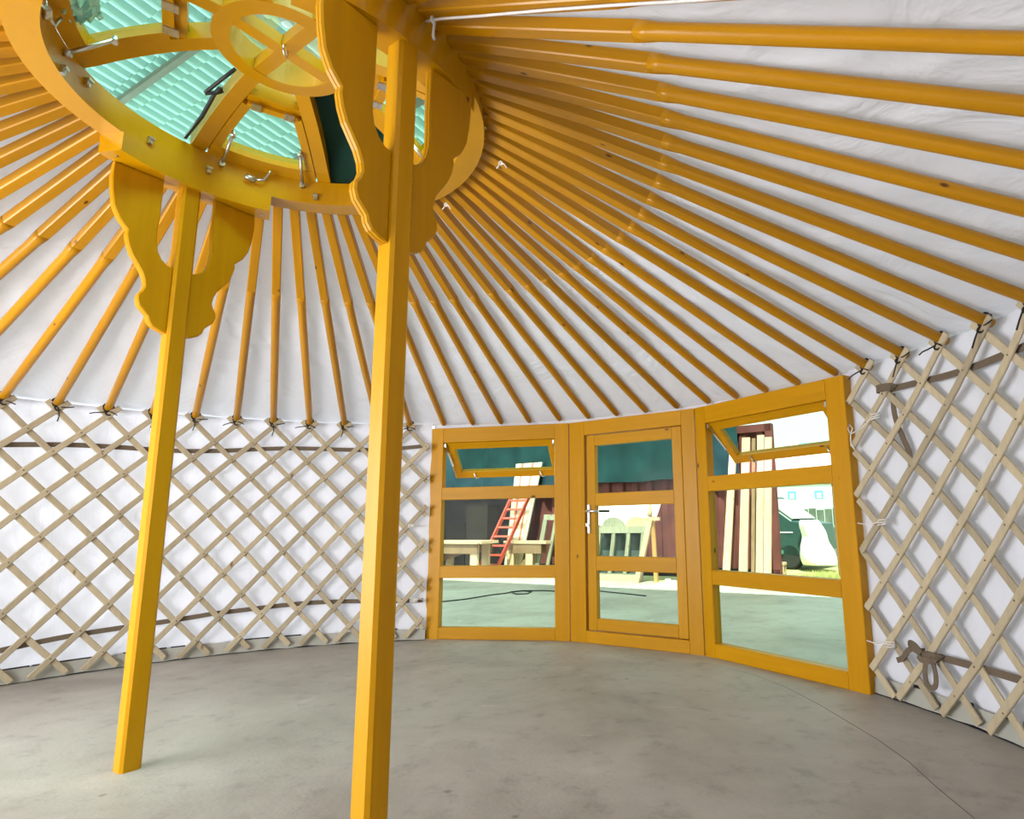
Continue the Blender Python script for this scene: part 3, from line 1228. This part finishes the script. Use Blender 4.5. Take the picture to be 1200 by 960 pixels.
# dark green sheet lying over one skylight pane, and crumpled clear film at the left of the ring
M_DKG = simple('dark_green_sheet', (.012, .035, .028), .55, var=.4, scale=5)
mb = MB()
rings = []
for i in range(9):
    r = .26 + .46 * i / 8
    rings.append([P(r, 74 + 44 * j / 10, zr(min(.686, r)) + .012 + .075 * min(1, (.72 - r) / .15) + .010 * noise.noise(Vector((i * .7, j * .7, 0)))) for j in range(11)])
mb.quads(rings, False, False, True)
tag(mb.build('green_tarpaulin', M_DKG), 'dark green tarpaulin lying over the skylight pane beside the near post', 'tarpaulin')
M_FILM = simple('clear_film', (.35, .72, .62), .08, var=.3, scale=20)
mb = MB()
rings = []
for i in range(9):
    rings.append([P(.56 + .09 * i / 8 + .02 * noise.noise(Vector((i, j, 0))), 224 + 10 * j / 8 + noise.noise(Vector((i, j, 5))), 2.68 - .06 * i / 8 + .035 * noise.noise(Vector((i * .9, j * .9, 9)))) for j in range(9)])
mb.quads(rings, False, False, False)
tag(mb.build('plastic_film', M_FILM), 'crumpled clear green plastic film on the left of the crown ring', 'film')

# ------------------------------------------------------------------ the workshop yard seen through the glazing
def ex(name, u, v, z, label, cat, group=None, turn=0.0):
    p = UU * u + VV * v + Vector((0, 0, z))
    return empty(name, p, SHED + turn * D, label, cat, group)


M_RED = simple('red_brown_container_paint', (.13, .040, .038), .8, spec=.15, var=.25, scale=2.5)
M_TEAL = simple('teal_tarpaulin', (.010, .036, .040), .8, var=.35, scale=2.0, spec=.12)
M_PALE = wood('pale_sawn_timber', (.54, .38, .24), 'z', rough=.8, con=.25, rvar=.12, spec=.2)
M_PALEX = wood('pale_sawn_timber_flat', (.54, .38, .24), 'x', rough=.8, con=.25, rvar=.12, spec=.2)
M_BROWN = wood('brown_old_timber', (.22, .13, .075), 'z', rough=.8, con=.25, rvar=.15, spec=.2)
M_LADD = simple('red_ladder_paint', (.55, .06, .03), .45, var=.15)
M_GREYW = wood('grey_weathered_timber', (.26, .24, .18), 'z', rough=.85, con=.25, rvar=.15, spec=.2)
M_WHITE = simple('white_sheet', (.86, .86, .88), .8, var=.03)
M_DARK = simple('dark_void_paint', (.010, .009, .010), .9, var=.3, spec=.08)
M_CREAM = simple('cream_panel', (.72, .66, .45), .7, var=.06)
M_PINKS = simple('red_stripe', (.62, .16, .10), .6)
M_GREENT = simple('dark_green_truck_paint', (.022, .060, .062), .3, var=.1)
M_BLUEB = simple('pale_blue_building', (.62, .74, .80), .8, var=.03)
M_BLUEW = simple('blue_window', (.12, .42, .62), .4, var=.1)
M_PINK = simple('pink_wall', (.72, .36, .40), .8, var=.05)
M_FENCE = simple('grey_green_fence', (.10, .12, .10), .9, var=.35, scale=2)
M_RUB = simple('rubber', (.02, .02, .022), .8)
M_WSHD = simple('windscreen', (.45, .47, .42), .12, var=.1)

# shipping container closing the yard on the left
ct = ex('corrugated_wall', -5.2, 8.3, -.02, 'red-brown corrugated steel wall behind the stacked joinery', 'wall')
b = MB()
prof = []
x = -5.0
while x < 5.0:
    prof += [(x, 0), (x + .10, 0), (x + .14, .05), (x + .24, .05)]
    x += .28
prof.append((5.0, 0))
b.quads([[(px, py, z) for px, py in prof] for z in (.14, 2.30)], False, False)
b.quads([[(5.0, 0, z), (5.0, .12, z)] for z in (.14, 2.30)], False, False)
b.quads([[(-5.0, .05, z), (5.0, .05, z), (5.0, .12, z), (-5.0, .12, z)] for z in (2.30, 2.36)])
b.build('side_wall', M_RED, ct)
MB().box2((-5.02, -.03, .0), (5.04, .10, .15)).build('bottom_rail', M_DARK, ct)
MB().box2((-5.02, -.03, 2.28), (5.04, .08, 2.40)).build('top_rail', M_RED, ct)
MB().box2((4.94, -.03, .0), (5.05, .10, 2.40)).build('corner_post', M_RED, ct)
dr = MB().box2((-3.6, -.06, .16), (0.15, -.02, 2.26)).build('opening_shade_panel', M_DARK, ct)  # solid panel, the shade inside the opening put into its colour

# teal tarpaulin hung along the container top
tp = ex('teal_tarpaulin', -4.0, 8.14, 1.55, 'teal tarpaulin hung in folds over the corrugated steel wall', 'tarpaulin')
b = MB()
rings = []
for j in range(11):
    row = []
    for i in range(81):
        uu_ = -3.4 + 6.75 * i / 80
        zt = 1.15
        z0 = .02 + .03 * noise.noise(Vector((uu_, 0, 0)))
        if uu_ > 2.6:
            z0 += 0.0
        z = z0 + (zt - z0) * j / 10
        amp = .05 + .05 * noise.noise(Vector((uu_ * .8, 3, 0)))
        row.append((uu_, amp * math.sin(uu_ * 9 + 1.2 * noise.noise(Vector((uu_, z, 1)))) - .02, z))
    rings.append(row)
b.quads(rings, False, False, True)
b.build('sheet', M_TEAL, tp)
b = MB()
b.quads([[(-3.4 + 6.75 * i / 40, y + .03 * noise.noise(Vector((i, y, 0))), 1.15 + .02 * noise.noise(Vector((i, 1, y)))) for i in range(41)] for y in (-.05, .1, .3, .45)], False, False, True)
b.build('sheet_top', M_TEAL, tp)

# wood benches
def bench(name, u0, u1, v, z, label, legs, dep=.48):
    t = ex(name, (u0 + u1) / 2, v, 0, label, 'bench', 'timber benches in the yard')
    L = (u1 - u0) / 2
    for k in range(3):
        MB().box2((-L, (-.5 + k / 3) * dep, z - .05), (L, (-.5 + (k + .94) / 3) * dep, z), .005).build('top_board', M_PALEX, t)
    MB().box2((-L + .12, -.42 * dep, z - .22), (L - .12, -.42 * dep + .025, z - .052)).build('apron', M_BROWN, t)
    MB().box2((-L + .12, .42 * dep - .025, z - .22), (L - .12, .42 * dep, z - .052)).build('apron', M_BROWN, t)
    for lu in legs:
        for vv in (-.31 * dep, .31 * dep):
            MB().box2((lu - (u0 + u1) / 2 - .075, vv - .07 * dep, 0), (lu - (u0 + u1) / 2 + .075, vv + .07 * dep, z - .05), .006).build('leg', M_PALE, t)
    MB().bar((-L + .35, 0, .1), (L - .3, 0, z - .1), .04, .09).build('brace', M_BROWN, t)
    return t


bench('timber_bench', -6.9, -4.80, 7.10, .60, 'long pale timber bench at the left, seen through the left window', (-6.7, -5.86, -5.02))
bench('timber_bench', -5.02, -4.07, 7.83, .57, 'short pale timber bench behind the red ladder foot', (-4.88, -4.46), .20)

# red ladder leaning back
ld = ex('red_ladder', -5.0, 7.56, 0, 'red ladder leaning against the striped board', 'ladder')
pa, pb = Vector((-.36, -.15, 0)), Vector((.10, .40, 1.56))
off = Vector((.40, 0, .0))
for k in range(2):
    MB().bar(pa + off * k, pb + off * k, .03, .075, (0, -1, .3)).build('side_rail', M_LADD, ld)
for i in range(1, 10):
    q = pa.lerp(pb, i / 9.6)
    MB().bar(q, q + off, .03, .045, (0, -1, .3)).build('rung', M_LADD, ld)

# striped board, leaning
bd = ex('striped_board', -4.85, 8.06, 0, 'tall cream board with two red stripes leaning behind the red ladder', 'board')
b = MB()
b.poly([(-.34, .02), (.02, .02), (.50, 2.0), (-.10, 2.0)], lambda x, z, d: Vector((x, d + .02 * z - .09, z)), .035)
b.build('panel', M_CREAM, bd)
for s in (.26, .66):
    b = MB()
    xa, xb = -.34 + .36 * s, -.10 + .60 * s
    b.poly([(xa - .02, .02), (xa + .02, .02), (xb + .025, 2.0), (xb - .025, 2.0)], lambda x, z, d: Vector((x, d + .02 * z - .094, z)), .004)
    b.build('stripe', M_PINKS, bd)

# leaning timber frames
def leaning_frame(name, u, v, w, h, lean, skew, nmull, label, m, base=0.0):
    t = ex(name, u, v, base, label, 'frame', 'joinery frames stacked in the yard')

    def q(x, z):
        return Vector((x + skew * z, lean * z, z))
    up = (0, -1, lean)
    for x in [-w / 2 + w * k / (nmull + 1) for k in range(nmull + 2)]:
        MB().bar(q(x, .0), q(x, h), .085 if abs(abs(x) - w / 2) < .01 else .06, .04, up).build('upright', m, t)
    for z in (.05, h - .04):
        MB().bar(q(-w / 2 - .04, z), q(w / 2 + .04, z), .05, .10, (0, lean, 1)).build('cross_rail', m, t)
    return t


leaning_frame('joinery_panel', -3.92, 7.85, .90, 1.02, .10, .16, 3, 'weathered timber frame leaning behind the short bench', M_GREYW)
leaning_frame('joinery_panel', -2.55, 7.25, 1.05, .80, .08, .10, 3, 'weathered frame leaning under the white sheet, seen through the door', M_GREYW)
# arched heads on that frame
ah = ex('arched_boards', -2.42, 7.30, .76, 'pair of round-headed timber boards standing above the weathered frame', 'board')
for k, cx in enumerate((-.08, .34)):
    b = MB()
    pts = [(cx - .21, 0.0), (cx + .21, 0.0)] + [(cx + .21 * math.cos(a * D), .02 + .18 * math.sin(a * D)) for a in range(10, 180, 16)]
    b.poly(pts, lambda x, z, d: Vector((x, d + .01 * (z > 0), z)), .03)
    b.build('arched_board', M_GREYW if k == 0 else M_PALE, ah)
base_ = ex('timber_beam', -2.55, 7.12, 0, 'pale timber beam lying on the slab before the weathered frame', 'beam')
MB().box2((-.62, -.04, 0), (.60, .04, .09), .005).build('beam', M_PALEX, base_)
dk = ex('dark_panel', -2.6, 7.42, 0, 'dark grey-green panel standing behind the weathered frame', 'panel')
MB().box2((-.56, .02, 0), (.52, .06, .80)).build('panel', simple('dark_grey_green', (.05, .065, .06), .7, var=.3), dk)
# white sheet thrown over
ws = ex('white_sheet', -2.35, 7.45, .86, 'white sheet hung over the frames, seen through the door', 'sheet')
b = MB()
rings = []
for j in range(9):
    rings.append([(-.72 + 1.26 * i / 20 + (.10 * (j / 8 - .5) if i > 15 else 0), .03 * math.sin(i * 1.3) + .01 * j, -.02 + .33 * j / 8 + (.02 * math.sin(i * .9) if j == 0 else 0)) for i in range(21)])
b.quads(rings, False, False, True)
b.build('cloth', M_WHITE, ws)
# easel
ea = ex('trestle', -1.78, 7.0, 0, 'pale wooden A-shaped trestle standing before the steel wall', 'trestle')
MB().bar((-.15, -.05, 0), (.07, .03, .93), .075, .05, (0, 1, 0)).build('leg', M_PALE, ea)
MB().bar((.07, .16, 0), (.085, .06, .96), .05, .05, (0, 1, 0)).build('leg', wood('orange_timber', (.62, .33, .13), 'z', rvar=.05, spec=.2), ea)
MB().bar((-.10, .02, .92), (.22, .02, .92), .04, .05).build('cross_bar', M_PALE, ea)
b = MB()
b.tube([(.055, .03, .95), (.06, .03, 1.02), (.065, .03, 1.08), (.07, .03, 1.22)], [.035, .04, .028, .006], 8)
b.build('finial', M_PALE, ea)
# small offcuts on the slab
for (u, v, s, lb) in ((-1.52, 7.15, .05, 'small pale offcut on the slab right of the trestle'), (-1.41, 7.12, .04, 'tiny pale offcut at the right of the door pane')):
    o = ex('offcut', u, v, 0, lb, 'offcut')
    MB().box((0, 0, s * .5), (s * 1.6, s, s), Matrix.Rotation(.5, 3, 'Z')).build('block', M_WHITE, o)

# boxes in the dark opening
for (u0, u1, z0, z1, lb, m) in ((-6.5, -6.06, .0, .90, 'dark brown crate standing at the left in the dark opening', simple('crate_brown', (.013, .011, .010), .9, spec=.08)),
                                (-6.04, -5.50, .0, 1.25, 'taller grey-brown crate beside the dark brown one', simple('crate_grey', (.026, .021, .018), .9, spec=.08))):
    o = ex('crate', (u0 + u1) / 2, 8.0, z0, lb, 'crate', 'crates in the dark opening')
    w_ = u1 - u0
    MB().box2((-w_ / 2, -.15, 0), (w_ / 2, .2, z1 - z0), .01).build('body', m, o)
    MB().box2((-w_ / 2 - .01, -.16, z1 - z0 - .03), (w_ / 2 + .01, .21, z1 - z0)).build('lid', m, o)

# folded lattice bundle at the far left
lb_ = ex('folded_lattice', -5.93, 6.93, 0, 'pale folded lattice section standing on end at the left window edge', 'lattice')
for k in range(8):
    z = .25 + k * .24
    MB().bar((-.10, -.006, z - .13), (.10, -.006, z + .13), .03, .012, (0, 1, 0)).build('slat', M_PALE, lb_)
    MB().bar((.10, .008, z - .13), (-.10, .008, z + .13), .03, .012, (0, 1, 0)).build('slat', M_PALE, lb_)
MB().bar((.02, .02, 0), (.02, .02, 1.35), .03, .02, (0, 1, 0)).build('upright', M_PALE, lb_)

# sunlit planks leaning at the container end
for k, (xa, xb, za, m, w_, lb) in enumerate(((-.74, -.655, 1.95, M_PALE, .105, 'leftmost sunlit plank leaning at the end of the steel wall'),
                                             (-.49, -.44, 2.12, M_PALE, .12, 'second sunlit plank from the left at the end of the steel wall'),
                                             (-.345, -.325, 2.10, M_BROWN, .05, 'thin dark plank between the sunlit planks at the end of the steel wall'),
                                             (-.255, -.215, 2.14, M_PALE, .10, 'third sunlit plank from the left at the end of the steel wall'),
                                             (-.145, -.105, 2.10, M_PALE, .10, 'rightmost sunlit plank at the end of the steel wall'))):
    o = ex('timber_plank', xa, 7.55, 0, lb, 'plank', 'planks leaning at the end of the steel wall')
    MB().bar((0, -.12, 0.0), (xb - xa, .30, za), w_, .04, (0, -1, .2)).build('board', m, o)
# little stool
o = ex('stool', -.36, 9.0, yard_z(9.0), 'small pale wooden stool on the grass beside the planks', 'stool')
MB().box2((-.12, -.1, .28), (.12, .1, .32)).build('seat', M_PALE, o)
for x in (-.09, .09):
    for y in (-.07, .07):
        MB().box2((x - .02, y - .02, 0), (x + .02, y + .02, .28)).build('leg', M_PALE, o)

# power cable on the slab
b = MB()
b.tube([(-2.6, 4.3, .006), (-2.139, 4.785, .006), (-1.973, 5.044, .006), (-1.856, 5.481, .006), (-1.75, 5.677, .006), (-1.721, 5.821, .006), (-1.637, 5.959, .006), (-1.479, 5.906, .006), (-1.441, 5.68, .006),
        (-1.546, 5.574, .012), (-1.703, 5.73, .018), (-1.605, 5.887, .018), (-1.35, 5.99, .012), (-1.158, 6.002, .006), (-.6, 6.1, .006), (.1, 5.7, .006)], .008, 6)
tag(b.build('power_cable', M_RUB), 'dark power cable with one loop lying on the slab outside', 'cable')

# truck with covered bonnet
tz = -.5
tk = empty('truck', (-.16, 16.9, tz), -25 * D, 'dark green truck with a sloping windscreen parked on the grass', 'vehicle')
SC = [(-2.6, .35), (-2.6, 2.0), (1.30, 2.02), (1.45, 1.92), (2.28, 1.32), (2.78, 1.22), (2.82, .35)]
b = MB()
b.poly(SC, lambda x, z, d: Vector((x, d, z)), 1.7, .03)
b.build('body', M_GREENT, tk)
b = MB()
b.poly([(1.50, 1.90), (2.26, 1.34), (2.30, 1.36), (1.54, 1.93)], lambda x, z, d: Vector((x, d, z)), 1.5)
for v_ in range(len(b.v)):
    b.v[v_] = (b.v[v_][0], b.v[v_][1] + .1, b.v[v_][2] + .012)
b.build('windscreen', M_WSHD, tk)
b = MB()
b.poly([(.5, 1.36), (1.86, 1.36), (1.36, 1.84), (.5, 1.84)], lambda x, z, d: Vector((x, d - .012, z)), .02)
b.build('side_window', M_WSHD, tk)
MB().box2((-2.6, -.02, .985), (2.3, .0, 1.015)).build('stripe', M_WHITE, tk)
MB().box2((1.66, -.20, 1.10), (1.86, -.10, 1.45), .03).build('mirror', M_WHITE, tk)
MB().box2((1.72, -.02, .78), (1.80, .0, .86)).build('indicator', M_PINKS, tk)
MB().box2((1.0, -.15, .42), (2.0, .0, .52)).build('side_step', simple('green_step', (.10, .28, .22), .5), tk)
for x in (2.15, -1.6):
    b = MB()
    b.tube([(x, .0, .36), (x, .05, .36), (x, .25, .36), (x, .28, .36)], [.30, .36, .36, .30], 20)
    b.build('wheel', M_RUB, tk)
MB().box2((2.6, 0, .3), (2.9, 1.7, .5), .02).build('bumper', simple('bumper_steel', (.2, .2, .22), .5), tk)
# white cover heaped on its bonnet
b = MB()
rings = []
for j in range(13):
    v_ = j / 12
    row = []
    for i in range(24):
        a = i / 24 * 2 * math.pi
        rr_ = .20 + .34 * (1 - v_ ** 1.6)
        n_ = noise.noise(Vector((math.cos(a) * 1.6, math.sin(a) * 1.6, v_ * 2.6))) * .16
        row.append((2.36 + .25 * (1 - v_) + (rr_ + n_) * math.cos(a) * .85, 15.55 + (rr_ + n_) * math.sin(a) * .8, tz + .18 + 1.15 * v_))
    rings.append(row)
b.quads(rings, True, True, True)
tag(b.build('white_cover', M_WHITE), 'lumpy white cover heaped over the truck bonnet', 'cover')

# fence, pole and buildings beyond
fe = empty('yard_fence', (4.2, 25, -.5), 0, 'grey-green board fence behind the truck', 'fence')
for k in range(26):
    MB().box2((-4 + k * .31, -.015, 0), (-4 + k * .31 + .295, .015, 1.70 + .03 * (k % 3))).build('fence_board', M_FENCE, fe)
MB().box2((-4, -.06, .98), (4.1, -.016, 1.06)).build('fence_rail', simple('fence_rail_grey', (.3, .32, .3), .8), fe)
pl = empty('brown_pole', (2.62, 9.6, yard_z(9)), 0, 'dark brown pole at the right edge of the right window', 'pole')
MB().box2((-.05, -.04, 0), (.05, .04, 1.62)).build('shaft', M_BROWN, pl)
MB().box2((-.16, -.06, 1.60), (.2, .06, 1.66)).build('cap', simple('orange_brown', (.4, .14, .08), .7), pl)

bl = empty('pale_building', (3.2, 42, -.5), 0, 'long pale blue building with blue windows behind the fence', 'building')
MB().box2((-7, 0, 0), (9, 8, 3.65)).build('wall', M_BLUEB, bl)
MB().box2((-7.1, -.15, 3.65), (9.1, 8.1, 3.85)).build('roof', simple('pale_roof', (.5, .55, .58), .7), bl)
for x in (-5.4, -.95, .8, 3.4, 5.6):
    f_ = MB().box2((x - .28, -.04, 2.62), (x + .28, .0, 3.16)).build('window', M_BLUEW, bl)
    MB().box2((x - .14, -.06, 2.66), (x + .14, -.03, 3.0)).build('pane', M_BLUEB, f_)
pk = empty('pink_building', (3.0, 62, -.5), 0, 'distant pink-framed tower block behind the pale building', 'building')
MB().box2((-.5, 0, 0), (.5, 3, 9.7)).build('wall', M_PINK, pk)
MB().box2((-.30, -.05, 1), (.28, .0, 9.15)).build('window', M_WHITE, pk)
fb = empty('flat_roofed_building', (4.9, 66, -.5), 0, 'distant pale building with a blue roof edge, right of the pink tower', 'building')
MB().box2((-1.4, 0, 0), (1.4, 5, 9.0)).build('wall', M_BLUEB, fb)
MB().box2((-1.5, -.2, 9.0), (1.5, 5, 9.2)).build('roof', simple('blue_roof', (.2, .45, .5), .6), fb)
lr = empty('low_row_building', (-1.2, 58, -.5), 0, 'distant cream row of sheds left of the pink tower', 'building')
MB().box2((-4, 0, 0), (3.0, 5, 7.9)).build('wall', simple('cream_wall', (.75, .72, .62), .8), lr)
MB().box2((-4.1, -.2, 7.9), (3.1, 5, 8.1)).build('roof', simple('cream_roof', (.5, .5, .45), .8), lr)

# grass blades
b = MB()
for k in range(5200):
    u = rnd.uniform(-.6, 3.6)
    v = rnd.uniform(8.6, 14.5)
    p = UU * u + VV * v + Vector((0, 0, yard_z(v)))
    h_ = rnd.uniform(.05, .16)
    a = rnd.uniform(0, 6.28)
    t = Vector((math.cos(a), math.sin(a), 0)) * .010
    l = Vector((rnd.uniform(-.05, .05), rnd.uniform(-.05, .05), h_))
    i = len(b.v)
    b.v += [tuple(p - t), tuple(p + t), tuple(p + l)]
    b.f.append((i, i + 1, i + 2))
    b.sm.append(False)
tag(b.build('dry_grass', simple('dry_grass_blade', (.42, .42, .15), .9, var=.3)), 'dry yellow-green grass on the yard beyond the slab', 'grass', None, 'stuff')
